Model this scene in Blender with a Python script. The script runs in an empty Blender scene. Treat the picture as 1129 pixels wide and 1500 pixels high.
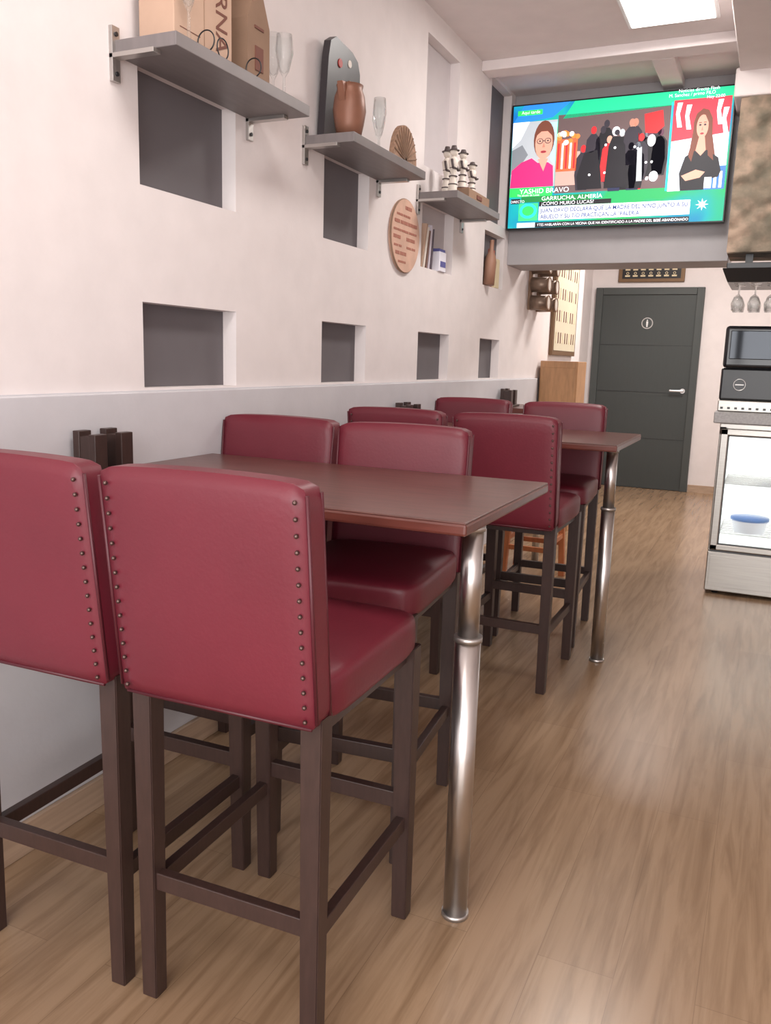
import bpy, bmesh, math, random
from mathutils import Vector, Matrix, noise
random.seed(4)
S=bpy.context.scene
try:
    S.view_settings.view_transform='Standard'; S.view_settings.look='None'
except Exception: pass
def lin(c):
    return tuple(((x/255)/12.92 if x/255<=.04045 else ((x/255+.055)/1.055)**2.4) for x in c)
MATS={}
def mat(name,c,rough=.5,metal=0,emit=0,bump=0,bscale=40,var=0,vscale=8,alpha=1,trans=0,stretch=(1,1,1),coat=0,spec=None):
    if name in MATS: return MATS[name]
    m=bpy.data.materials.new(name); m.use_nodes=True; nt=m.node_tree; b=nt.nodes['Principled BSDF']
    col=lin(c)+(1,)
    b.inputs['Base Color'].default_value=col; b.inputs['Roughness'].default_value=rough; b.inputs['Metallic'].default_value=metal
    if spec is not None: b.inputs['Specular IOR Level'].default_value=spec
    if coat: b.inputs['Coat Weight'].default_value=coat; b.inputs['Coat Roughness'].default_value=.15
    if trans: b.inputs['Transmission Weight'].default_value=trans; b.inputs['IOR'].default_value=1.3
    if alpha<1: b.inputs['Alpha'].default_value=alpha
    if emit: b.inputs['Emission Color'].default_value=col; b.inputs['Emission Strength'].default_value=emit
    tc=nt.nodes.new('ShaderNodeTexCoord'); mp=nt.nodes.new('ShaderNodeMapping'); mp.inputs['Scale'].default_value=stretch
    nt.links.new(tc.outputs['Object'],mp.inputs['Vector'])
    n=nt.nodes.new('ShaderNodeTexNoise'); n.inputs['Scale'].default_value=vscale; n.inputs['Detail'].default_value=4
    nt.links.new(mp.outputs[0],n.inputs['Vector'])
    v=var if var else .03
    if not emit:
        r=nt.nodes.new('ShaderNodeValToRGB'); r.color_ramp.elements[0].position=.3; r.color_ramp.elements[1].position=.7
        r.color_ramp.elements[0].color=tuple(x*(1-v) for x in col[:3])+(1,)
        r.color_ramp.elements[1].color=tuple(min(1,x*(1+v)) for x in col[:3])+(1,)
        nt.links.new(n.outputs['Fac'],r.inputs[0]); nt.links.new(r.outputs[0],b.inputs['Base Color'])
    if bump:
        n2=nt.nodes.new('ShaderNodeTexNoise'); n2.inputs['Scale'].default_value=bscale; n2.inputs['Detail'].default_value=5
        nt.links.new(mp.outputs[0],n2.inputs['Vector'])
        bp=nt.nodes.new('ShaderNodeBump'); bp.inputs['Strength'].default_value=bump; bp.inputs['Distance'].default_value=.01
        nt.links.new(n2.outputs['Fac'],bp.inputs['Height']); nt.links.new(bp.outputs[0],b.inputs['Normal'])
    MATS[name]=m; return m

class B:
    def __init__(s): s.bm=bmesh.new(); s.m=[]
    def mi(s,m):
        if m not in s.m: s.m.append(m)
        return s.m.index(m)
    def add(s,bm2,m,M=None,smooth=False):
        i=s.mi(m)
        if M is not None: bm2.transform(M)
        for f in bm2.faces: f.material_index=i; f.smooth=smooth
        me=bpy.data.meshes.new('t'); bm2.to_mesh(me); bm2.free(); s.bm.from_mesh(me); bpy.data.meshes.remove(me)
    def box(s,lo,hi,m,bev=0,M=None,seg=2,smooth=False):
        b=bmesh.new(); bmesh.ops.create_cube(b,size=1)
        for v in b.verts: v.co=Vector([(lo[i]+hi[i])/2+v.co[i]*(hi[i]-lo[i]) for i in range(3)])
        if bev: bmesh.ops.bevel(b,geom=b.edges[:],offset=bev,segments=seg,affect='EDGES',profile=.5)
        s.add(b,m,M,smooth)
    def hexa(s,bot,top,m,bev=0,M=None):
        b=bmesh.new(); vs=[b.verts.new(p) for p in bot+top]
        b.faces.new(vs[3::-1]); b.faces.new(vs[4:8])
        for i in range(4): b.faces.new((vs[i],vs[(i+1)%4],vs[4+(i+1)%4],vs[4+i]))
        bmesh.ops.recalc_face_normals(b,faces=b.faces[:])
        if bev: bmesh.ops.bevel(b,geom=b.edges[:],offset=bev,segments=2,affect='EDGES')
        s.add(b,m,M)
    def cyl(s,p0,p1,r0,m,r1=None,seg=20,M=None,smooth=True):
        p0=Vector(p0);p1=Vector(p1);r1=r0 if r1 is None else r1
        b=bmesh.new(); bmesh.ops.create_cone(b,cap_ends=True,segments=seg,radius1=r0,radius2=r1,depth=(p1-p0).length)
        q=Vector((0,0,1)).rotation_difference(p1-p0).to_matrix().to_4x4()
        b.transform(Matrix.Translation((p0+p1)/2)@q)
        i=s.mi(m)
        if M is not None: b.transform(M)
        for f in b.faces: f.material_index=i; f.smooth=smooth and len(f.verts)==4
        me=bpy.data.meshes.new('t'); b.to_mesh(me); b.free(); s.bm.from_mesh(me); bpy.data.meshes.remove(me)
    def lathe(s,prof,c,m,seg=24,M=None):
        b=bmesh.new(); rings=[]
        for r,z in prof:
            rings.append([b.verts.new((c[0]+r*math.cos(a*2*math.pi/seg),c[1]+r*math.sin(a*2*math.pi/seg),c[2]+z)) for a in range(seg)])
        for k in range(len(rings)-1):
            for a in range(seg): b.faces.new((rings[k][a],rings[k][(a+1)%seg],rings[k+1][(a+1)%seg],rings[k+1][a]))
        s.add(b,m,M,True)
    def sph(s,c,r,m,sc=(1,1,1),M=None,u=16,v=10):
        b=bmesh.new(); bmesh.ops.create_uvsphere(b,u_segments=u,v_segments=v,radius=r)
        for w in b.verts: w.co=Vector((c[0]+w.co.x*sc[0],c[1]+w.co.y*sc[1],c[2]+w.co.z*sc[2]))
        s.add(b,m,M,True)
    def torus(s,c,R,r,m,axis='X',seg=28,M=None):
        b=bmesh.new(); rings=[]
        for a in range(seg):
            t=a*2*math.pi/seg; ring=[]
            for k in range(8):
                u=k*math.pi/4; rr=R+r*math.cos(u); p=[rr*math.cos(t),rr*math.sin(t),r*math.sin(u)]
                if axis=='X': p=[p[2],p[0],p[1]]
                elif axis=='Y': p=[p[0],p[2],p[1]]
                ring.append(b.verts.new((c[0]+p[0],c[1]+p[1],c[2]+p[2])))
            rings.append(ring)
        for a in range(seg):
            for k in range(8): b.faces.new((rings[a][k],rings[(a+1)%seg][k],rings[(a+1)%seg][(k+1)%8],rings[a][(k+1)%8]))
        bmesh.ops.recalc_face_normals(b,faces=b.faces[:]); s.add(b,m,M,True)
    def prism(s,pts,thick,m,M=None):
        b=bmesh.new(); f=[b.verts.new((x,0,z)) for x,z in pts]; g=[b.verts.new((x,thick,z)) for x,z in pts]
        b.faces.new(f); b.faces.new(g[::-1]); n=len(pts)
        for i in range(n): b.faces.new((f[i],g[i],g[(i+1)%n],f[(i+1)%n]))
        bmesh.ops.recalc_face_normals(b,faces=b.faces[:]); s.add(b,m,M)
    def obj(s,name,loc=(0,0,0),rz=0):
        me=bpy.data.meshes.new(name); s.bm.to_mesh(me); s.bm.free()
        for m in s.m: me.materials.append(m)
        o=bpy.data.objects.new(name,me); S.collection.objects.link(o); o.location=loc; o.rotation_euler[2]=rz
        return o
def inst(o,name,loc,rz=0):
    n=bpy.data.objects.new(name,o.data); S.collection.objects.link(n); n.location=loc; n.rotation_euler[2]=rz; return n
def empty(name,loc=(0,0,0)):
    e=bpy.data.objects.new(name,None); S.collection.objects.link(e); e.location=loc; return e
def adopt(o,parent):
    o.parent=parent; o.matrix_parent_inverse=Matrix.Identity(4); o.data.transform(Matrix.Translation(-Vector(parent.location)))
def text(s,size,M,m,name,parent=None,ext=.0005,bold=0,wx=1):
    c=bpy.data.curves.new(name,'FONT'); c.body=s; c.size=size; c.extrude=ext; c.offset=bold
    t=bpy.data.objects.new('tmp',c); S.collection.objects.link(t); bpy.context.view_layer.update()
    dg=bpy.context.evaluated_depsgraph_get(); me=bpy.data.meshes.new_from_object(t.evaluated_get(dg)); bpy.data.objects.remove(t)
    me.materials.clear(); me.materials.append(m)
    me.transform(M@Matrix.Diagonal((wx,1,1,1)))
    o=bpy.data.objects.new(name,me); S.collection.objects.link(o)
    if parent: adopt(o,parent)
    return o
pi=math.pi

# ---------- materials
WALL=mat('wall_paint',(227,219,218),.75,bump=.05,bscale=60)
WALL2=mat('wainscot_paint',(202,200,204),.6,bump=.05,bscale=60)
CEIL=mat('ceiling_paint',(228,219,218),.8)
DARK=mat('niche_dark_paint',(102,97,100),.7)
GREYP=mat('niche_back_grey',(196,188,190),.7)  # paler grey backs for the third niche column
BULK=mat('bulkhead_paint',(164,160,162),.6)
LEA=mat('burgundy_leather',(101,28,42),.44,bump=.045,bscale=120,var=.10,vscale=4)
LEA2=mat('burgundy_piping',(76,21,32),.45)
LEG=mat('dark_walnut_wood',(57,40,36),.38,var=.15,vscale=20,stretch=(6,6,1))
NAIL=mat('antique_brass_nail',(100,80,76),.35,.8)
STEEL=mat('brushed_steel',(204,200,198),.28,1)
STEEL2=mat('satin_steel',(188,184,181),.35,.9)
INOX=mat('fridge_inox',(168,164,159),.3,.9,var=.08,vscale=4,stretch=(1,1,30))
TOPW=mat('table_walnut',(92,57,51),.33,var=.25,vscale=6,stretch=(1,9,3),coat=.12)
EDGE=mat('table_edge',(96,50,42),.33,var=.2,vscale=10,stretch=(1,4,8))
SHELF=mat('shelf_grey_brown',(120,113,113),.45,.1,var=.08,vscale=8,stretch=(6,1,1))
BLACK=mat('black_plastic',(32,32,35),.3)
GLASS=mat('clear_glass',(235,240,240),.05,trans=.9,alpha=.35)
def woodfloor():
    m=bpy.data.materials.new('oak_plank_floor'); m.use_nodes=True; nt=m.node_tree; b=nt.nodes['Principled BSDF']; N=nt.nodes.new; L=nt.links.new
    tc=N('ShaderNodeTexCoord'); mp=N('ShaderNodeMapping'); mp.inputs['Rotation'].default_value=(0,0,pi/2); L(tc.outputs['Object'],mp.inputs[0])
    br=N('ShaderNodeTexBrick'); br.inputs['Scale'].default_value=1; br.inputs['Brick Width'].default_value=1.25; br.inputs['Row Height'].default_value=.17
    br.inputs['Mortar Size'].default_value=.0008; br.inputs['Mortar Smooth'].default_value=.6
    br.inputs['Color1'].default_value=lin((157,130,104))+(1,); br.inputs['Color2'].default_value=lin((147,120,95))+(1,)
    br.inputs['Mortar'].default_value=lin((124,99,77))+(1,); br.offset=.37; L(mp.outputs[0],br.inputs[0])
    m2=N('ShaderNodeMapping'); m2.inputs['Scale'].default_value=(15,1.0,1); L(tc.outputs['Object'],m2.inputs[0])
    n=N('ShaderNodeTexNoise'); n.inputs['Scale'].default_value=2.0; n.inputs['Detail'].default_value=10; n.inputs['Roughness'].default_value=.6; n.inputs['Distortion'].default_value=.6; L(m2.outputs[0],n.inputs[0])
    r=N('ShaderNodeValToRGB'); r.color_ramp.elements[0].position=.34; r.color_ramp.elements[0].color=(.68,.63,.57,1); r.color_ramp.elements[1].position=.58; r.color_ramp.elements[1].color=(1.03,1.03,1.02,1); L(n.outputs['Fac'],r.inputs[0])
    mx=N('ShaderNodeMix'); mx.data_type='RGBA'; mx.blend_type='MULTIPLY'; mx.inputs[0].default_value=.85
    L(br.outputs['Color'],mx.inputs[6]); L(r.outputs[0],mx.inputs[7]); L(mx.outputs[2],b.inputs['Base Color'])
    b.inputs['Roughness'].default_value=.27; b.inputs['Specular IOR Level'].default_value=.65
    bp=N('ShaderNodeBump'); bp.inputs['Strength'].default_value=.08; bp.inputs['Distance'].default_value=.003; L(n.outputs['Fac'],bp.inputs['Height']); L(bp.outputs[0],b.inputs['Normal'])
    return m
FLOOR=woodfloor()

# ---------- room shell
Y0=-2.0; YB=9.59; ZC=3.04
b=B(); b.box((-.3,Y0,-.1),(4.3,YB+.1,0),FLOOR); b.obj('floor')
b=B(); b.box((-.3,Y0,ZC),(4.3,YB+.1,ZC+.1),CEIL)
b.obj('ceiling')
niches=[]
cols=[(2.02,2.50),(3.115,3.53),(4.155,4.62),(5.18,5.60)]
for i,(a,c) in enumerate(cols):
    niches.append((a,c,1.222,1.475,DARK))
    niches.append((a,c,1.805,2.135,DARK if i!=2 else GREYP))
niches.append((4.155,4.62,2.30,2.92,GREYP)); niches.append((5.18,5.60,2.20,3.02,DARK))
ys=sorted({Y0,8.2}|{n[0] for n in niches}|{n[1] for n in niches}); zs=sorted({1.215,ZC}|{n[2] for n in niches}|{n[3] for n in niches})
b=B(); bm=bmesh.new()
def quad(bm,pts): bm.faces.new([bm.verts.new(p) for p in pts])
for i in range(len(ys)-1):
    for j in range(len(zs)-1):
        ym=(ys[i]+ys[i+1])/2; zm=(zs[j]+zs[j+1])/2
        if any(n[0]<ym<n[1] and n[2]<zm<n[3] for n in niches): continue
        quad(bm,[(0,ys[i],zs[j]),(0,ys[i+1],zs[j]),(0,ys[i+1],zs[j+1]),(0,ys[i],zs[j+1])])
b.add(bm,WALL)
D=.055
for y0,y1,z0,z1,mm in niches:
    bm=bmesh.new(); quad(bm,[(-D,y0,z0),(-D,y1,z0),(-D,y1,z1),(-D,y0,z1)]); b.add(bm,mm)
    bm=bmesh.new()
    quad(bm,[(0,y0,z0),(0,y1,z0),(-D,y1,z0),(-D,y0,z0)]); quad(bm,[(0,y1,z0),(0,y1,z1),(-D,y1,z1),(-D,y1,z0)])
    quad(bm,[(0,y0,z0),(-D,y0,z0),(-D,y0,z1),(0,y0,z1)]); quad(bm,[(0,y0,z1),(-D,y0,z1),(-D,y1,z1),(0,y1,z1)]); b.add(bm,WALL)
b.box((-.3,Y0,1.215),(-.06,8.2,ZC),WALL)
b.box((-.3,Y0,0),(.0,8.2,1.215),WALL2)
b.box((-.3,8.2,0),(-.2,YB,ZC),WALL)
b.obj('wall_left')
b=B(); b.box((0,Y0,0.09),(.022,6.60,1.212),WALL2,.004); b.obj('trim_1')
BB=mat('oak_baseboard',(176,150,128),.4,var=.15,vscale=10,stretch=(1,.3,6))
b=B(); b.box((0,Y0,0),(.034,6.60,.09),BB,.003); b.obj('baseboard_left')
b=B(); b.box((-.3,YB,0),(4.3,YB+.1,ZC),WALL); b.obj('wall_back')
b=B(); b.box((.98,YB-.015,0),(4.2,YB,.08),BB); b.box((-.2,YB-.015,0),(-.15,YB,.08),BB); b.obj('baseboard_back')
b=B(); b.box((4.2,Y0,0),(4.3,YB,ZC),WALL); b.obj('wall_right')
b=B(); b.box((0,5.68,1.975),(1.39,6.05,ZC),BULK,.004); b.obj('trim_2')
SOFF=mat('soffit_paint',(222,212,210),.7)
b=B(); b.box((1.38,-1,2.93),(4.2,5.3,ZC),SOFF,.006); b.box((1.36,5.28,2.80),(4.2,5.75,2.95),SOFF,.01); b.obj('trim_3')
b=B(); b.box((0,4.98,2.985),(1.38,5.12,ZC),CEIL,.004); b.box((.93,5.12,2.985),(1.05,5.68,ZC),CEIL,.004); b.obj('trim_4')
def stone():
    m=mat('rustic_stone',(132,114,98),.85,bump=.9,bscale=14,var=.5,vscale=9); nt=m.node_tree
    r=[n for n in nt.nodes if n.type=='VALTORGB'][0]; cr_=r.color_ramp; cr_.elements[0].position=.34; cr_.elements[1].position=.66
    e=cr_.elements.new(.5); e.color=lin((128,114,98))+(1,); cr_.elements[0].color=lin((106,98,84))+(1,); cr_.elements[-1].color=lin((158,136,118))+(1,)
    return m
STONE=stone()
b=B()
bm=bmesh.new(); bmesh.ops.create_grid(bm,x_segments=110,y_segments=44,size=1)
for v in bm.verts:
    x=1.40+(v.co.x+1)/2*2.8; z=1.98+(v.co.y+1)/2*.82
    v.co=Vector((x,5.31-.045*abs(noise.noise(Vector((x*7,z*9,0))))-.02*noise.noise(Vector((x*19,z*21,3))),z))
b.add(bm,STONE,None,True); b.box((1.40,5.36,1.98),(4.2,5.75,2.80),STONE); b.obj('trim_5')

# ---------- door
DOOR=mat('charcoal_door',(60,64,63),.45,bump=.04,bscale=120,stretch=(10,1,1)); DF=mat('charcoal_door_frame',(68,72,71),.5)
b=B(); x0,x1,H=-.143,.975,2.157
b.box((x0,YB-.05,0),(x0+.075,YB,H),DF,.004); b.box((x1-.075,YB-.05,0),(x1,YB,H),DF,.004); b.box((x0+.076,YB-.05,H-.075),(x1-.076,YB,H),DF,.004)
b.box((x0+.075,YB-.035,.005),(x1-.075,YB-.003,H-.075),DOOR,.002)
for z in (.55,1.05,1.55): b.box((x0+.08,YB-.0365,z),(x1-.08,YB-.034,z+.006),BLACK)
b.cyl((.84,YB-.036,1.08),(.84,YB-.046,1.08),.026,STEEL); b.cyl((.84,YB-.046,1.08),(.84,YB-.085,1.08),.009,STEEL)
b.box((.71,YB-.095,1.07),(.85,YB-.078,1.09),STEEL,.004)
b.cyl((.42,YB-.034,1.785),(.42,YB-.04,1.785),.06,STEEL2,seg=32)
WH=mat('white_plastic',(235,235,235),.4)
b.cyl((.42,YB-.039,1.785),(.42,YB-.042,1.785),.05,DF,seg=32)
b.sph((.42,YB-.044,1.815),.008,WH); b.box((.41,YB-.045,1.765),(.43,YB-.042,1.805),WH); b.box((.412,YB-.045,1.745),(.428,YB-.042,1.77),WH)
b.obj('door_1')
FR=mat('bronze_frame',(120,92,66),.5,.3); b=B()
b.box((.08,YB-.03,2.215),(.76,YB,2.50),FR,.006); b.box((.12,YB-.033,2.25),(.72,YB-.029,2.465),BLACK)
cr=mat('cream_print',(220,205,170),.6)
for r in range(3):
    for k in range(7):
        b.box((.15+k*.08,YB-.036,2.27+r*.065),(.15+k*.08+.05,YB-.032,2.27+r*.065+.016),cr)
        b.torus((.175+k*.08,YB-.034,2.305+r*.065),.012,.003,cr,'Y',seg=12)
b.obj('framed_picture')

# ---------- bar stools
def stool():
    b=B()
    bm=bmesh.new(); bmesh.ops.create_cube(bm,size=1)
    bmesh.ops.subdivide_edges(bm,edges=bm.edges[:],cuts=11,use_grid_fill=True)
    hx,hy,hz=.212,.24,.05
    for v in bm.verts:
        x,y,z=v.co.x*2,v.co.y*2,v.co.z*2
        n=(abs(x)**8+abs(y)**8+abs(z)**8)**(1/8)
        x,y,z=(x/n,y/n,z/n) if n>0 else (x,y,z)
        zz=z*hz
        if z>0: zz+=.014*(1-x*x)*(1-y*y)
        bul=1+.012*(1-z*z)
        v.co=Vector((x*hx*bul,y*hy*bul,.722+zz))
    b.add(bm,LEA,None,True)
    bm=bmesh.new(); bmesh.ops.create_cube(bm,size=1)
    bmesh.ops.subdivide_edges(bm,edges=bm.edges[:],cuts=15,use_grid_fill=True)
    hw=.213
    for v in bm.verts:
        x,y,z=v.co.x*2,v.co.y*2,v.co.z*2
        n=(abs(x)**18+abs(z)**18)**(1/18); m_=max(abs(x),abs(z))
        s=m_/n if n>0 else 1
        x*=s; z*=s
        edge=max(abs(x)**12,abs(z)**12)
        yy=y*(.031*(1-.22*edge)+.004*(1-x*x)*(1-z*z))
        zz=.905+z*.222+(.007*(1-x*x) if z>0 else 0)*z
        v.co=Vector((x*hw,-.252-.05*(zz-.68)/.45+yy,zz))
    b.add(bm,LEA,None,True)
    def backy(z): return -.252-.05*(z-.68)/.45
    for sx in (-1,1):
        for k in range(15):
            z=.705+k*.0281
            b.sph((sx*.192,backy(z)-.0335,z),.0042,NAIL,u=8,v=6)
        b.cyl((sx*(hw-.002),backy(.70)-.025,.70),(sx*(hw-.002),backy(1.11)-.025,1.11),.0035,LEA2,seg=8)
        b.cyl((sx*(hw-.002),backy(.70)+.025,.70),(sx*(hw-.002),backy(1.11)+.025,1.11),.0035,LEA2,seg=8)
    b.cyl((-.2,backy(.69)-.024,.688),(.2,backy(.69)-.024,.688),.0035,LEA2,seg=8)
    def sq(cx,cy,z,h): return [(cx-h,cy-h,z),(cx+h,cy-h,z),(cx+h,cy+h,z),(cx-h,cy+h,z)]
    for sx in (-1,1):
        b.hexa(sq(sx*.188,.222,0,.0185),sq(sx*.188,.212,.69,.023),LEG,.002)
        b.hexa(sq(sx*.187,-.235,0,.018),sq(sx*.187,-.235,.70,.022),LEG,.002)
        b.box((sx*.187-.011,-.225,.235),(sx*.187+.011,.215,.27),LEG,.002)
    b.box((-.185,.205,.285),(.185,.229,.325),LEG,.002)
    b.box((-.185,-.246,.25),(.185,-.224,.288),LEG,.002)
    b.box((-.193,-.22,.655),(.193,.212,.68),LEG)
    return b.obj('bar_stool',(.841,1.475,0),.025)
s0=stool()
i=0
for (x,y,r) in [(.385,1.465,.02),(.240,2.11,pi),(.722,2.10,pi+.09),(.79,3.475,0),(.325,3.47,0),(.238,4.11,pi),(.76,4.09,pi+.05)]:
    i+=1; inst(s0,'bar_stool.%03d'%i,(x,y,0),r)

# ---------- tables
def table(y0,x1,lx):
    b=B(); x0=.024; y1=y0+.705; z=1.0
    b.box((x0,y0,z-.03),(x1,y1,z-.003),EDGE,.006)
    b.box((x0+.001,y0+.002,z-.005),(x1-.002,y1-.002,z),TOPW,.002)
    b.box((x0+.001,y0+.04,z-.07),(x0+.03,y1-.04,z-.03),LEG)
    ly=y0+.14
    b.cyl((lx,ly,.0),(lx,ly,.012),.033,STEEL2,seg=32)
    b.cyl((lx,ly,.012),(lx,ly,.70),.0295,STEEL,seg=32)
    b.cyl((lx,ly,.70),(lx,ly,.712),.033,STEEL2,seg=32)
    b.cyl((lx,ly,.712),(lx,ly,.962),.0245,STEEL,seg=32)
    b.cyl((lx,ly,.958),(lx,ly,.971),.028,STEEL2,seg=32)
    return b
table(1.62,1.172,1.142).obj('bar_table'); table(3.60,1.150,1.11).obj('bar_table.001')
b=B(); b.box((.024,5.40,1.0),(.42,6.0,1.03),EDGE,.005); b.box((.026,5.402,1.03),(.418,5.998,1.034),TOPW,.001)
b.cyl((.36,5.5,0),(.36,5.5,1.0),.025,STEEL); b.cyl((.36,5.9,0),(.36,5.9,1.0),.025,STEEL); b.obj('bar_table.002')

def holder(name,y,z=1.0,x=.03):
    b=B()
    b.box((x,y-.055,z+.001),(x+.10,y+.105,z+.012),LEG,.002)
    for yy in (y-.05,y+.05):
        b.box((x+.005,yy,z+.01),(x+.028,yy+.045,z+.118),LEG,.002); b.box((x+.06,yy,z+.01),(x+.083,yy+.045,z+.11),LEG,.002)
        b.box((x+.028,yy+.002,z+.01),(x+.06,yy+.043,z+.104),LEG,.001)
    b.obj(name)
holder('napkin_holder',1.74); holder('napkin_holder.001',3.86); holder('napkin_holder.002',5.62,1.034)

# ---------- shelves
def shelf(name,y0,y1):
    b=B(); z=2.12; w=.215
    b.box((.0,y0,z),(w,y1,z+.035),SHELF,.002)
    for yy in (y0-.012,y1-.06):
        b.box((0,yy,z-.07),(.012,yy+.03,z+.07),STEEL2,.001); b.box((0,yy,z-.012),(.15,yy+.03,z),STEEL2,.001)
        for dz in (-.05,.05): b.cyl((.012,yy+.015,z+dz),(.016,yy+.015,z+dz),.006,BLACK,seg=10)
    b.obj(name)
shelf('wall_shelf',1.92,2.62); shelf('wall_shelf.001',2.95,3.66); shelf('wall_shelf.002',4.08,4.78)
ZT=2.156
KR=mat('kraft_cardboard',(186,156,136),.8,var=.06); KR2=mat('dark_kraft',(140,112,92),.8,var=.1); INK=mat('brown_ink',(110,66,54),.7)
def RZ(x,y,z,a=0): return Matrix.Translation((x,y,z))@Matrix.Rotation(a,4,'Z')
e=empty('wine_gift_box',(.09,2.13,ZT))
b=B(); b.box((-.06,-.135,0),(.06,.135,.40),KR,.003); b.box((-.061,-.002,.0),(.061,.0,.40),KR2); b.box((.06,-.11,.05),(.0612,-.02,.052),INK); o=b.obj('carton'); o.parent=e
M2=Matrix(((0,0,1,.151),(0,1,0,2.185),(-1,0,0,ZT+.39),(0,0,0,1)))
text('TABERNA',.08,M2,INK,'lettering',e)
b=B(); Mx=RZ(.10,2.41,ZT,0)@Matrix.Rotation(pi/2,4,'Z')
b.prism([(-.062,0),(.062,0),(.062,.19),(.024,.27),(.024,.33),(-.024,.33),(-.024,.27),(-.062,.19)],.10,KR2,Mx@Matrix.Translation((0,-.05,0)))
b.box((.149,2.388,ZT+.05),(.153,2.432,ZT+.12),INK); b.box((.149,2.385,ZT+.17),(.153,2.435,ZT+.178),INK); b.box((.149,2.368,ZT+.01),(.1515,2.452,ZT+.03),KR)
b.obj('bottle_gift_carton')
def flute(name,x,y,z,h=.2,r=.03):
    b=B(); b.lathe([(0,0),(r*.95,.001),(r*.95,.004),(.006,.01),(.0035,h*.35),(r*.55,h*.45),(r,h*.72),(r*.85,h),(r*.82,h),(r*.95,h*.72),(r*.5,h*.46),(0,h*.41)],(x,y,z),GLASS); b.obj(name)
flute('champagne_flute',.16,2.545,ZT,.2); flute('champagne_flute.001',.10,2.575,ZT,.22,.028); flute('champagne_flute.002',.18,2.02,ZT,.23,.026)
b=B(); b.torus((.185,2.09,ZT+.031),.028,.002,BLACK,'Y'); b.torus((.195,2.155,ZT+.03),.027,.002,BLACK,'X'); b.obj('wire_ring')
b=B(); b.torus((.19,2.32,ZT+.03),.027,.002,BLACK,'Y'); b.obj('wire_ring.001')
BK=mat('black_lacquer',(50,46,50),.35); COP=mat('copper_brown',(130,88,70),.45,.2,var=.2)
b=B(); Mx=Matrix.Translation((.012,3.03,ZT))@Matrix.Rotation(.06,4,'Y')@Matrix.Rotation(pi/2,4,'Z')
b.prism([(0,0),(.27,0),(.28,.18),(.265,.31),(.24,.35),(.19,.37),(.05,.385),(.01,.36),(0,.30)],.03,BK,Mx@Matrix.Translation((0,-.03,0)))
red=mat('red_label',(170,50,45),.5); b.cyl((.058,3.12,ZT+.30),(.064,3.12,ZT+.30),.016,red); b.box((.055,3.2,ZT+.2),(.062,3.24,ZT+.26),COP); b.cyl((.058,3.2,ZT+.32),(.064,3.2,ZT+.32),.014,mat('cream_ceramic',(215,205,195),.5)); b.obj('lacquer_tray')
b=B()
b.lathe([(0,0),(.045,.0),(.056,.05),(.064,.10),(.058,.15),(.048,.175),(.052,.19),(.046,.19),(.042,.17),(0,.165)],(.142,3.05,ZT),COP)
b.torus((.142,3.115,ZT+.09),.035,.006,COP,'X'); b.hexa([(.128,2.99,ZT+.12),(.156,2.99,ZT+.12),(.156,3.02,ZT+.11),(.128,3.02,ZT+.11)],[(.13,2.965,ZT+.185),(.154,2.965,ZT+.185),(.154,3.01,ZT+.19),(.13,3.01,ZT+.19)],COP,.002); b.obj('copper_jug')
flute('wine_glass',.17,3.26,ZT,.2,.028); flute('wine_glass.001',.12,3.36,ZT,.2,.028)
WICK=mat('wicker_straw',(160,126,104),.8,var=.3,vscale=60)
b=B(); pts=[(.25,0)]+[(.125*math.cos(t)+.125,.15*math.sin(t)) for t in [pi*k/16 for k in range(1,16)]]+[(0,0)]
Mx=Matrix.Translation((.19,3.36,ZT))@Matrix.Rotation(pi/2,4,'Z'); b.prism(pts,.02,WICK,Mx)
for k in range(1,14):
    t=pi*k/14; b.cyl((.192,3.485,ZT+.01),(.192,3.485+.12*math.cos(t),ZT+.01+.135*math.sin(t)),.003,KR2,seg=6)
b.obj('straw_fan')
WHT=mat('cream_ceramic',(215,205,195),.5); DKF=mat('dark_figure',(78,66,66),.5)
def figur(name,x,y,z,h):
    b=B()
    b.cyl((x,y,z),(x,y,z+.012),.028,DKF)
    b.lathe([(.024,.01),(.02,h*.25),(.012,h*.42),(.02,h*.55),(.026,h*.70),(.010,h*.78),(0,h*.79)],(x,y,z),WHT,14)
    for sx in (-1,1):
        b.cyl((x,y+sx*.024,z+h*.70),(x+.012,y+sx*.036,z+h*.52),.007,DKF,.006,10); b.cyl((x+.012,y+sx*.036,z+h*.52),(x+.03,y+sx*.012,z+h*.50),.006,DKF,.005,10)
    b.sph((x,y,z+h*.86),.02,WHT); b.cyl((x,y,z+h*.9),(x,y,z+h),.019,DKF,.012,14); b.cyl((x,y,z+h*.895),(x,y,z+h*.91),.028,DKF)
    for k in range(3): b.torus((x,y,z+h*(.2+k*.17)),.021-.002*k,.003,DKF,'Z',16)
    b.obj(name)
figur('ceramic_figurine',.15,4.18,ZT,.23); figur('ceramic_figurine.001',.08,4.27,ZT,.25); figur('ceramic_figurine.002',.12,4.40,ZT+.061,.2); figur('ceramic_figurine.003',.12,4.55,ZT+.061,.17)
b=B()
b.box((.05,4.32,ZT),(.19,4.66,ZT+.055),KR2,.003); b.box((.06,4.33,ZT+.052),(.18,4.65,ZT+.06),COP); b.box((.19,4.44,ZT+.02),(.194,4.52,ZT+.04),INK); b.obj('wooden_box')
cols_=[(180,150,130),(225,215,205),(120,90,80),(200,190,200),(90,80,90)]
b=B()
for k in range(5):
    m_=mat('booklet_%d'%k,cols_[k],.7); y=4.16+k*.034
    Mx=Matrix.Translation((-.045,y,1.806))@Matrix.Rotation(.08,4,'Y')@Matrix.Rotation(.05*(k-2),4,'X'); b.box((0,0,0),(.045,.02,.22-.015*(k%3)),m_,.001,Mx)
b.obj('booklet_stack')
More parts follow.
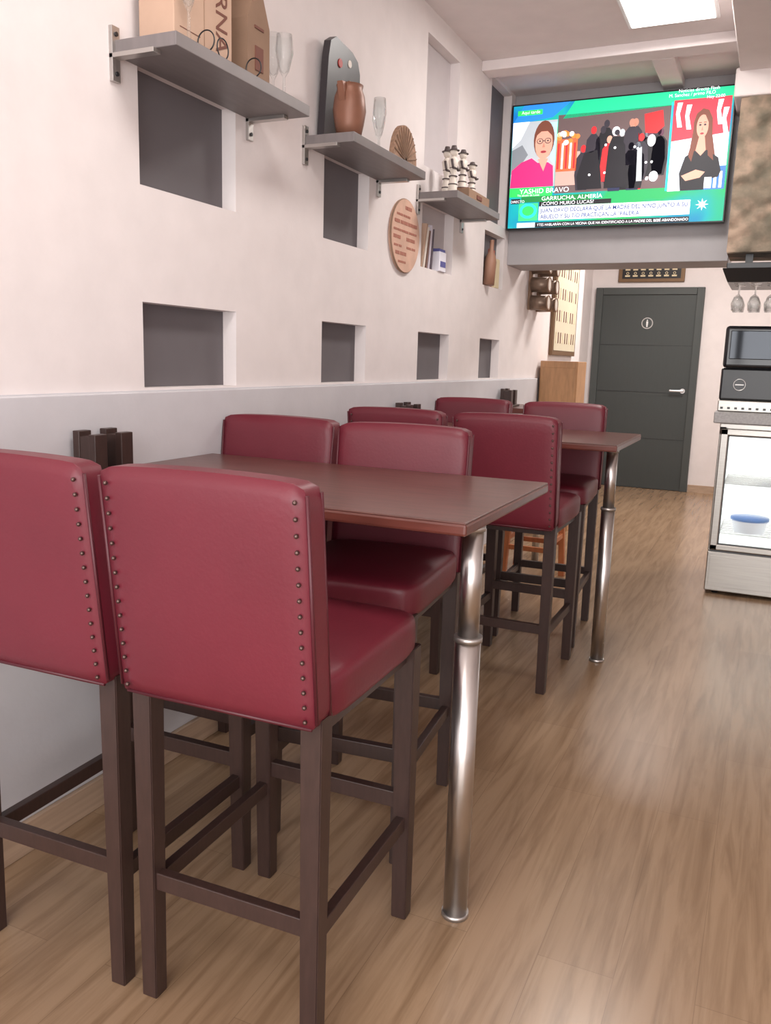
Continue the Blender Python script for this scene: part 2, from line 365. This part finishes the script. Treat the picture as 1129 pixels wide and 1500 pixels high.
b=B(); b.box((-.04,4.40,1.806),(.01,4.50,1.91),mat('white_carton',(228,226,235),.6),.004); BP=mat('blue_print',(90,90,150),.6); b.box((.01,4.41,1.83),(.0115,4.49,1.86),BP); b.box((-.035,4.405,1.91),(.005,4.495,1.925),BP,.002); b.obj('tissue_pack')
b=B(); Mx=Matrix.Translation((-.02,5.24,1.807))@Matrix.Rotation(-.12,4,'X')
b.lathe([(0,0),(.035,0),(.038,.14),(.03,.18),(.014,.21),(.013,.27),(.016,.275),(0,.28)],(.04,0,0),mat('wood_bottle',(150,110,90),.5),20,Mx)
b.box((0,.07,0),(.015,.17,.23),mat('red_booklet',(165,90,80),.6),.001,Matrix.Translation((-.03,5.24,1.807))@Matrix.Rotation(.06,4,'Y')); b.box((-.045,5.44,1.807),(.0,5.52,1.99),cr,.002); b.obj('souvenir_bottle')
b=B(); PL=mat('plaque_wood',(206,168,148),.6,var=.12,vscale=12); cy,cz,R=3.915,1.92,.17
b.cyl((0,cy,cz),(.018,cy,cz),R,PL,seg=48); b.torus((.012,cy,cz),R-.002,.006,KR2,'X',48)
PB=mat('plaque_print',(166,108,92),.7)
for r in range(8):
    z=cz-.13+r*.036; hw=math.sqrt(max(0,(R-.02)**2-(z+.008-cz)**2)); y=cy-hw
    while y<cy+hw-.02:
        w=random.uniform(.02,.07); w=min(w,cy+hw-y)
        if random.random()<.8: b.box((.018,y,z),(.0195,y+w*.85,z+.010+.006*(r%2)),PB)
        y+=w
b.obj('round_wall_plaque')

# ---------- far wall things
b=B(); CAB=mat('orange_oak',(178,134,94),.5,var=.15,vscale=8,stretch=(6,6,1))
b.box((.022,6.66,0),(.32,6.98,1.35),CAB,.004); b.box((.03,6.654,.05),(.31,6.66,1.30),CAB,.003)
b.cyl((.17,6.654,.9),(.17,6.64,.9),.012,STEEL); b.obj('wooden_cabinet')
b=B()
PAN=mat('cork_panel',(206,196,172),.7)
b.box((0,6.98,1.40),(.03,7.85,2.25),FR,.004); b.box((.03,7.02,1.44),(.033,7.81,2.22),PAN)
for r in range(4):
    for k in range(9):
        b.box((.033,7.06+k*.082,1.5+r*.18),(.036,7.08+k*.082,1.59+r*.18),INK if (r+k)%3 else cr)
b.obj('wall_mounted_menu_board')
b=B(); TIN=mat('tin_pot',(140,120,105),.4,.6)
b.box((0,6.25,1.72),(.02,6.30,2.15),KR2); b.box((0,6.5,1.72),(.02,6.55,2.15),KR2)
for k in range(3):
    for j in range(2):
        y=6.20+j*.24; z=1.77+k*.13
        b.cyl((.02,y+.08,z),(.15,y+.08,z),.055,TIN,.05,24); b.cyl((.15,y+.08,z),(.152,y+.08,z),.042,WHT,seg=24); b.torus((.15,y+.08,z),.05,.006,KR2,'X',24)
b.obj('wall_wine_rack')
b=B()
for k in range(7):
    b.box((-.2,8.5,1.3+k*.13),(-.185,8.54,1.36+k*.13),KR2); b.cyl((-.19,8.52,1.33+k*.13),(-.15,8.52,1.33+k*.13),.02,TIN)
b.box((-.2,8.50,1.25),(-.19,8.54,2.2),DARK); b.obj('key_rack')
OR=mat('orange_pine',(180,108,66),.45,var=.15,vscale=10,stretch=(5,5,1)); b=B(); cx,cy=.46,5.06
for sx in (-1,1):
    for sy in (-1,1):
        b.hexa([(cx+sx*.15-.018,cy+sy*.15-.018,0),(cx+sx*.15+.018,cy+sy*.15-.018,0),(cx+sx*.15+.018,cy+sy*.15+.018,0),(cx+sx*.15-.018,cy+sy*.15+.018,0)],
               [(cx+sx*.12-.018,cy+sy*.12-.018,.66),(cx+sx*.12+.018,cy+sy*.12-.018,.66),(cx+sx*.12+.018,cy+sy*.12+.018,.66),(cx+sx*.12-.018,cy+sy*.12+.018,.66)],OR,.002)
for z in (.2,.42):
    for s in (-1,1):
        b.box((cx-.14,cy+s*.14-.01,z),(cx+.14,cy+s*.14+.01,z+.03),OR,.002); b.box((cx+s*.14-.01,cy-.14,z+.05),(cx+s*.14+.01,cy+.14,z+.08),OR,.002)
b.box((cx-.17,cy-.17,.66),(cx+.17,cy+.17,.69),OR,.008); b.obj('wooden_stool')

# ---------- TV
TVx0,TVx1,TVz0,TVz1,TVy=.012,1.355,2.185,2.955,5.58
tv=empty('wall_mounted_television',(TVx0,TVy,TVz0))
b=B(); b.box((0,0,0),(TVx1-TVx0,.05,TVz1-TVz0),BLACK,.004); b.box((.4,.05,.2),(.9,.10,.55),BLACK); o=b.obj('casing'); o.parent=tv
W,Hh=TVx1-TVx0,TVz1-TVz0
def em(name,c,s=1.1):
    return mat('screen_'+name,c,.5,emit=s)
scr=bpy.data.materials.new('screen_background'); scr.use_nodes=True; nt=scr.node_tree; bs=nt.nodes['Principled BSDF']; bs.inputs['Base Color'].default_value=(0,0,0,1)
tc=nt.nodes.new('ShaderNodeTexCoord'); sp=nt.nodes.new('ShaderNodeTexNoise'); sp.inputs['Scale'].default_value=2.2; nt.links.new(tc.outputs['Object'],sp.inputs[0])
rp=nt.nodes.new('ShaderNodeValToRGB'); nt.links.new(sp.outputs['Fac'],rp.inputs[0]); rp.color_ramp.elements[0].position=.35; rp.color_ramp.elements[0].color=lin((20,120,215))+(1,); rp.color_ramp.elements[1].position=.6; rp.color_ramp.elements[1].color=lin((50,215,120))+(1,)
q=rp.color_ramp.elements.new(.48); q.color=lin((20,200,205))+(1,)
nt.links.new(rp.outputs[0],bs.inputs['Emission Color']); bs.inputs['Emission Strength'].default_value=1.1
b=B()
def R_(u0,v0,u1,v1,m,l):
    y=-.0008*l; bm=bmesh.new(); quad(bm,[(u0*W,y,(1-v1)*Hh),(u1*W,y,(1-v1)*Hh),(u1*W,y,(1-v0)*Hh),(u0*W,y,(1-v0)*Hh)]); b.add(bm,m)
def Pg(pts,m,l):
    y=-.0008*l; bm=bmesh.new(); bm.faces.new([bm.verts.new((u*W,y,(1-v)*Hh)) for u,v in pts]); b.add(bm,m)
def El(u,v,a,c,m,l,n=20): Pg([(u+a*math.cos(2*pi*k/n),v+c*math.sin(2*pi*k/n)) for k in range(n)],m,l)
R_(.008,.012,.992,.985,scr,1)
wht=em('white',(240,240,245)); blk=em('black',(26,24,30)); pink=em('pink',(222,40,110)); skin=em('skin',(205,150,130)); hair=em('hair',(110,62,48)); red_=em('red',(200,40,45)); grn=em('green',(50,205,90)); grey=em('grey',(170,175,180)); dk=em('dark',(48,43,52)); blu=em('blue',(55,70,130),.7); lb=em('lightblue',(170,215,240)); org=em('orange',(225,130,60)); lip=em('lip',(150,50,60)); cyn=em('cyan',(40,190,235)); dgr=em('darkgreen',(30,120,60)); skd=em('skin_shade',(178,122,104)); grn2=em('green2',(30,195,140)); navy=em('navy',(35,40,70))
Pg([(.3,.012),(.992,.012),(.992,.10),(.25,.14)],grn2,2); Pg([(.008,.15),(.06,.012),(.28,.012),(.2,.12)],em('skyblue',(40,130,225)),2)
R_(.01,.14,.225,.66,grey,2); Pg([(.01,.14),(.09,.14),(.05,.28),(.01,.34)],wht,3); Pg([(.19,.16),(.225,.16),(.225,.5),(.20,.45)],lb,3); Pg([(.01,.36),(.06,.32),(.09,.40),(.04,.52),(.01,.55)],em('seat',(120,124,130)),3)
El(.165,.29,.050,.15,hair,4); El(.165,.32,.042,.125,skin,5); Pg([(.125,.26),(.14,.19),(.17,.17),(.20,.20),(.207,.27),(.18,.225),(.15,.225)],hair,6)
for s in (-1,1):
    El(.165+s*.019,.30,.0155,.022,dk,6); El(.165+s*.019,.30,.0125,.017,skin,7); El(.165+s*.019,.30,.004,.007,dk,8)
R_(.158,.296,.172,.302,dk,7); Pg([(.165,.31),(.172,.35),(.158,.35)],skd,7); El(.165,.385,.014,.010,lip,7)
Pg([(.01,.66),(.015,.52),(.06,.46),(.11,.43),(.14,.47),(.19,.47),(.215,.50),(.222,.66)],pink,8); Pg([(.14,.44),(.19,.44),(.17,.54)],skin,9)
R_(.228,.11,.735,.72,em('crowd_bg',(96,78,78)),2)
R_(.228,.40,.34,.66,em('sand',(190,150,140)),3)
R_(.228,.30,.325,.55,em('popcorn',(225,95,60)),4)
for k in range(5): R_(.233+k*.019,.33,.242+k*.019,.53,wht if k%2 else red_,5)
for k in range(14): El(.235+random.random()*.09,.25+random.random()*.08,.012,.02,org if k%2 else wht,5,10)
rr=random.Random(3)
for k in range(26):
    u=.35+rr.random()*.35; v=.2+rr.random()*.22; c=[blk,dk,skd,red_,dk,em('purple',(90,50,70)),grey,skin][k%8]
    L_=4+k%3
    El(u,v,.013,.03,c,L_,12)
    Pg([(u-.012,v+.03),(u+.012,v+.03),(u+.03,v+.07),(u+.036,v+.2),(u+.026,v+.32),(u-.026,v+.32),(u-.036,v+.2),(u-.03,v+.07)],[blk,dk,blk,navy,blk,red_,dk,blk][(k*3)%8],L_)
El(.50,.27,.018,.035,wht,8); El(.505,.28,.012,.022,dk,9); Pg([(.485,.31),(.52,.31),(.545,.38),(.56,.70),(.46,.70),(.47,.38)],blk,8)
Pg([(.33,.60),(.36,.42),(.42,.40),(.45,.70),(.34,.70)],blk,9); El(.39,.37,.022,.05,dk,9)
Pg([(.62,.16),(.70,.14),(.71,.26),(.68,.31),(.63,.30)],red_,7); El(.66,.36,.018,.045,wht,8); El(.68,.63,.02,.04,wht,8); Pg([(.60,.42),(.62,.40),(.63,.66),(.605,.66)],grey,8)
for k in range(12): El(.36+rr.random()*.34,.35+rr.random()*.3,.006,.01,wht,10,8)
R_(.735,.09,.742,.745,cyn,3)
R_(.745,.08,.985,.75,em('studio',(215,225,235)),2)
Pg([(.745,.08),(.985,.08),(.985,.34),(.745,.38)],em('studio_red',(205,55,70)),3)
for (a,c) in ((.76,.10),(.80,.12),(.93,.10),(.955,.16)): Pg([(a,c),(a+.022,c),(a+.012,c+.08),(a+.026,c+.18),(a+.006,c+.18),(a-.004,c+.08)],wht,4)
R_(.80,.58,.985,.75,em('city',(60,110,170)),3)
for k in range(8): R_(.80+k*.023,.60+.02*(k%3),.812+k*.023,.74,wht,4)
Pg([(.835,.25),(.845,.19),(.87,.155),(.895,.17),(.912,.23),(.918,.36),(.935,.50),(.93,.58),(.82,.56),(.822,.48),(.838,.36)],hair,5); El(.873,.285,.025,.085,skin,6)
Pg([(.80,.75),(.79,.62),(.81,.50),(.85,.46),(.90,.46),(.95,.52),(.965,.62),(.955,.66),(.90,.68),(.90,.75)],blk,7); Pg([(.862,.36),(.886,.36),(.895,.46),(.875,.50),(.852,.46)],skin,8)
Pg([(.872,.17),(.850,.20),(.842,.30),(.848,.44),(.838,.54),(.824,.5),(.836,.3),(.845,.2)],hair,9); Pg([(.872,.17),(.895,.19),(.912,.26),(.92,.42),(.93,.54),(.905,.50),(.898,.36),(.897,.26)],hair,9)
for s in (-1,1): El(.873+s*.010,.275,.005,.007,dk,9); R_(.873+s*.010-.006,.255,.873+s*.010+.006,.26,hair,9)
Pg([(.873,.285),(.877,.315),(.869,.315)],skd,9); El(.873,.338,.008,.007,lip,9)
Pg([(.80,.64),(.86,.60),(.90,.62),(.88,.66),(.82,.68)],skin,9); R_(.90,.66,.93,.74,wht,9)
R_(.03,.05,.15,.09,grn,3); R_(.01,.665,.22,.735,grn,10); R_(.07,.735,.40,.782,dgr,9)
R_(.02,.75,.065,.79,blk,10); R_(.16,.782,.50,.818,blk,10); R_(.06,.79,.155,.93,em('logo',(60,200,120)),10); El(.107,.85,.042,.06,cyn,11); El(.107,.85,.03,.04,grn,12)
R_(.16,.82,.85,.93,em('caption',(232,236,242),.95),10); R_(.06,.945,.85,.985,blk,10); R_(.055,.945,.145,.985,em('clock_grn',(190,215,220)),11)
for k in range(8):
    a=k*pi/4; u,v=.90,.86
    Pg([(u+.006*math.cos(a+1.57),v+.01*math.sin(a+1.57)),(u+.028*math.cos(a),v+.046*math.sin(a)),(u-.006*math.cos(a+1.57),v-.01*math.sin(a+1.57))],wht,6)
o=b.obj('screen_picture'); o.parent=tv
def tt(s,u,v,h,m,l,wx=1,bold=0):
    M=Matrix.Translation((TVx0+u*W,TVy-.0008*l,TVz0+(1-v)*Hh))@Matrix.Rotation(pi/2,4,'X'); text(s,h,M,m,'caption_text',tv,.0001,bold,wx)
tt('YASHID BRAVO',.06,.712,.042,wht,14,1.1); tt('Tio abuelo de Lucas',.05,.732,.018,wht,14); tt('GARRUCHA, ALMERÍA',.17,.772,.034,wht,14,1.15)
tt('¿CÓMO MURIÓ LUCAS?',.17,.811,.029,wht,14,1.1); tt('JUAN DAVID DECLARA QUE LA MADRE DEL NIÑO JUNTO A SU',.17,.868,.036,blu,16,.88,.0003); tt('ABUELO Y SU TÍO PRACTICAN LA "PALERÍA"',.17,.918,.036,blu,16,.88,.0003)
tt('YTES HABLARÁN CON LA VECINA QUE HA IDENTIFICADO A LA MADRE DEL BEBÉ ABANDONADO',.155,.976,.0225,wht,14,.93)
tt('Noticias directo Flash',.76,.028,.026,wht,12); tt('M. Sanchez / primo FILO',.72,.058,.026,wht,12); tt('Hoy 22:00',.88,.088,.024,wht,12); tt('Aqui tarde',.05,.082,.028,wht,12); tt('DIRECTO',.018,.783,.022,wht,14)

# ---------- fridge & counter
b=B(); x0,x1,y0,y1=1.46,2.36,5.25,5.95; FW=mat('fridge_lining_glow',(234,236,234),.4,emit=.68); GK=mat('rubber_gasket',(90,92,94),.6)  # lining material glows, standing in for the light inside the fridge
b.box((x0,y0,.02),(x1,y1,.26),INOX,.006)
b.box((x0,y0+.02,.26),(x0+.04,y1,1.0),INOX,.004); b.box((x1-.04,y0+.02,.26),(x1,y1,1.0),INOX,.004)
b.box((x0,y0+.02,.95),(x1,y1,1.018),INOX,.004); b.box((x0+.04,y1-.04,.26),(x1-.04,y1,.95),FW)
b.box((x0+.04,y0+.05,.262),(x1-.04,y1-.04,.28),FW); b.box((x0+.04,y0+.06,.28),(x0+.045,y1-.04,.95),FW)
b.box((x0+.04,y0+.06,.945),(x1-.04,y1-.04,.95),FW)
for (a,c,d,e_) in ((x0+.008,.27,x0+.052,.99),(x1-.052,.27,x1-.008,.99),(x0+.008,.27,x1-.008,.305),(x0+.008,.95,x1-.008,.99)):
    b.box((a,y0-.008,c),(d,y0+.03,e_),INOX,.006)
for (a,c,d,e_) in ((x0+.052,.305,x0+.057,.95),(x1-.057,.305,x1-.052,.95),(x0+.052,.305,x1-.052,.31),(x0+.052,.945,x1-.052,.95)):
    b.box((a,y0-.002,c),(d,y0+.02,e_),GK)
b.box((x0+.055,y0+.008,.308),(x1-.055,y0+.012,.947),GLASS)
for zz in (.36,.66):
    for yy in range(9): b.cyl((x0+.05,y0+.08+yy*.06,zz),(x1-.05,y0+.08+yy*.06,zz),.003,STEEL,seg=8)
    for xx in range(3): b.cyl((x0+.05+xx*.4,y0+.08,zz-.005),(x0+.05+xx*.4,y0+.57,zz-.005),.004,STEEL,seg=8)
b.box((x0+.018,y0-.003,.05),(x1-.018,y0+.001,.235),INOX,.001)
b.box((x0+.01,y0-.001,.258),(x1-.01,y0+.01,.268),GK)
for xx in (x0+.06,x1-.06):
    for yy in (y0+.06,y1-.06): b.cyl((xx,yy,0),(xx,yy,.03),.02,BLACK)
b.obj('display_fridge')
b=B(); b.lathe([(0,0),(.085,0),(.10,.075),(.105,.08),(.10,.09),(0,.095)],(1.67,5.42,.365),mat('white_tub_glow',(235,238,245),.4,emit=.2)); b.lathe([(.1005,.0),(.108,.0),(.108,.018),(.0,.02)],(1.67,5.42,.44),mat('blue_lid',(90,140,215),.4)); b.obj('ice_cream_tub')  # tub material glows faintly, as if lit inside the fridge
CT=mat('grey_granite',(150,147,146),.35,var=.15,vscale=80)
b=B(); b.box((1.425,5.2,1.02),(2.8,6.05,1.085),CT,.006)
b.box((2.37,5.26,0),(2.78,6.0,1.02),DF,.004); b.box((2.40,5.245,.1),(2.75,5.262,.95),DOOR,.004); b.obj('bar_counter')
b=B(); GL=mat('glossy_black',(24,24,28),.08)
b.box((1.435,5.28,1.086),(2.0,5.72,1.15),INOX,.005)
for k in range(14): b.box((1.45+k*.038,5.275,1.10),(1.465+k*.038,5.282,1.112),BLACK)
b.box((1.435,5.31,1.15),(1.985,5.72,1.335),BLACK,.012)
b.box((1.44,5.28,1.335),(1.98,5.72,1.572),GL,.02,seg=4)
b.box((1.47,5.274,1.385),(1.955,5.283,1.545),mat('screen_glass',(52,55,60),.04,.6),.004)
b.torus((1.54,5.309,1.24),.032,.0022,STEEL,'Y'); b.box((1.517,5.307,1.237),(1.563,5.311,1.243),WH)
b.cyl((1.80,5.31,1.21),(1.80,5.31,1.18),.028,STEEL2); b.cyl((1.80,5.31,1.195),(1.80,5.20,1.19),.011,BLACK)
b.obj('coffee_machine')
b=B(); b.box((1.42,5.10,1.86),(2.6,5.7,1.90),BLACK,.004); b.hexa([(1.43,5.14,1.80),(2.6,5.14,1.80),(2.6,5.66,1.80),(1.43,5.66,1.80)],[(1.40,5.08,1.87),(2.6,5.08,1.87),(2.6,5.7,1.87),(1.40,5.7,1.87)],BLACK,.003)
b.box((1.5,5.4,1.90),(1.54,5.44,1.99),BLACK); b.box((2.4,5.4,1.90),(2.44,5.44,1.99),BLACK)
for k in range(7):
    for j in range(2):
        b.lathe([(.03,0),(.03,-.004),(.004,-.01),(.003,-.06),(.022,-.075),(.036,-.11),(.031,-.15),(.029,-.15),(.034,-.11),(.02,-.078),(0,-.07)],(1.49+k*.085,5.2+j*.14,1.80),GLASS,14)
b.obj('hanging_glass_rack')
LP=mat('led_panel',(255,252,250),.4,emit=4)
def led(name,x,y,pw,w=.2,h=.32):
    b=B(); b.box((x-w-.02,y-h-.02,ZC-.012),(x+w+.02,y+h+.02,ZC),WH,.003); b.box((x-w,y-h,ZC-.016),(x+w,y+h,ZC-.011),LP); b.obj(name)
    l=bpy.data.lights.new(name+'_lamp','AREA'); l.shape='RECTANGLE'; l.size=2*w; l.size_y=2*h; l.energy=pw; l.color=(1,.95,.90)
    o=bpy.data.objects.new(name+'_lamp',l); S.collection.objects.link(o); o.location=(x,y,ZC-.03)
k=0
for x,y,p_ in [(1.08,4.42,26),(1.08,1.6,16),(3.0,7.4,50),(.9,7.6,58),(1.08,-.8,14)]:  # first panel is a visible fitting; the others are unseen, added as fill light
    led('ceiling_panel_and_fill'+('' if k==0 else '.%03d'%k),x,y,p_); k+=1
b=B(); FRM=mat('storefront_frame',(70,72,76),.4,.5)
for x in (-.3,1.2,2.7,4.2): b.box((x,Y0-.06,0),(x+.08,Y0,ZC),FRM)
b.box((-.3,Y0-.06,0),(4.3,Y0,.1),FRM); b.box((-.3,Y0-.06,ZC-.15),(4.3,Y0,ZC),FRM); b.obj('window_1')
l=bpy.data.lights.new('daylight','AREA'); l.shape='RECTANGLE'; l.size=4.2; l.size_y=2.6; l.energy=185; l.color=(1,.98,.965)
o=bpy.data.objects.new('daylight',l); S.collection.objects.link(o); o.location=(2.1,Y0-.15,1.6); o.rotation_euler=(pi/2,0,0)
w=bpy.data.worlds.new('world'); S.world=w; w.use_nodes=True; w.node_tree.nodes['Background'].inputs[0].default_value=(.98,.97,1,1); w.node_tree.nodes['Background'].inputs[1].default_value=.95

# ---------- camera
f,th,ps,ro=1229.4889,.1806,.4243,.0292
F=Vector((-math.sin(ps)*math.cos(th),math.cos(ps)*math.cos(th),-math.sin(th))); Rt=Vector((math.cos(ps),math.sin(ps),0)); U=Rt.cross(F)
X=Rt*math.cos(ro)+U*math.sin(ro); Yv=-Rt*math.sin(ro)+U*math.cos(ro)
cam=bpy.data.cameras.new('camera'); co=bpy.data.objects.new('camera',cam); S.collection.objects.link(co)
cam.sensor_fit='VERTICAL'; cam.sensor_height=36; cam.sensor_width=36; cam.lens=f*36/1500; cam.clip_start=.05
co.matrix_world=Matrix((( X.x,Yv.x,-F.x,1.72),(X.y,Yv.y,-F.y,0),(X.z,Yv.z,-F.z,1.33),(0,0,0,1)))
S.camera=co
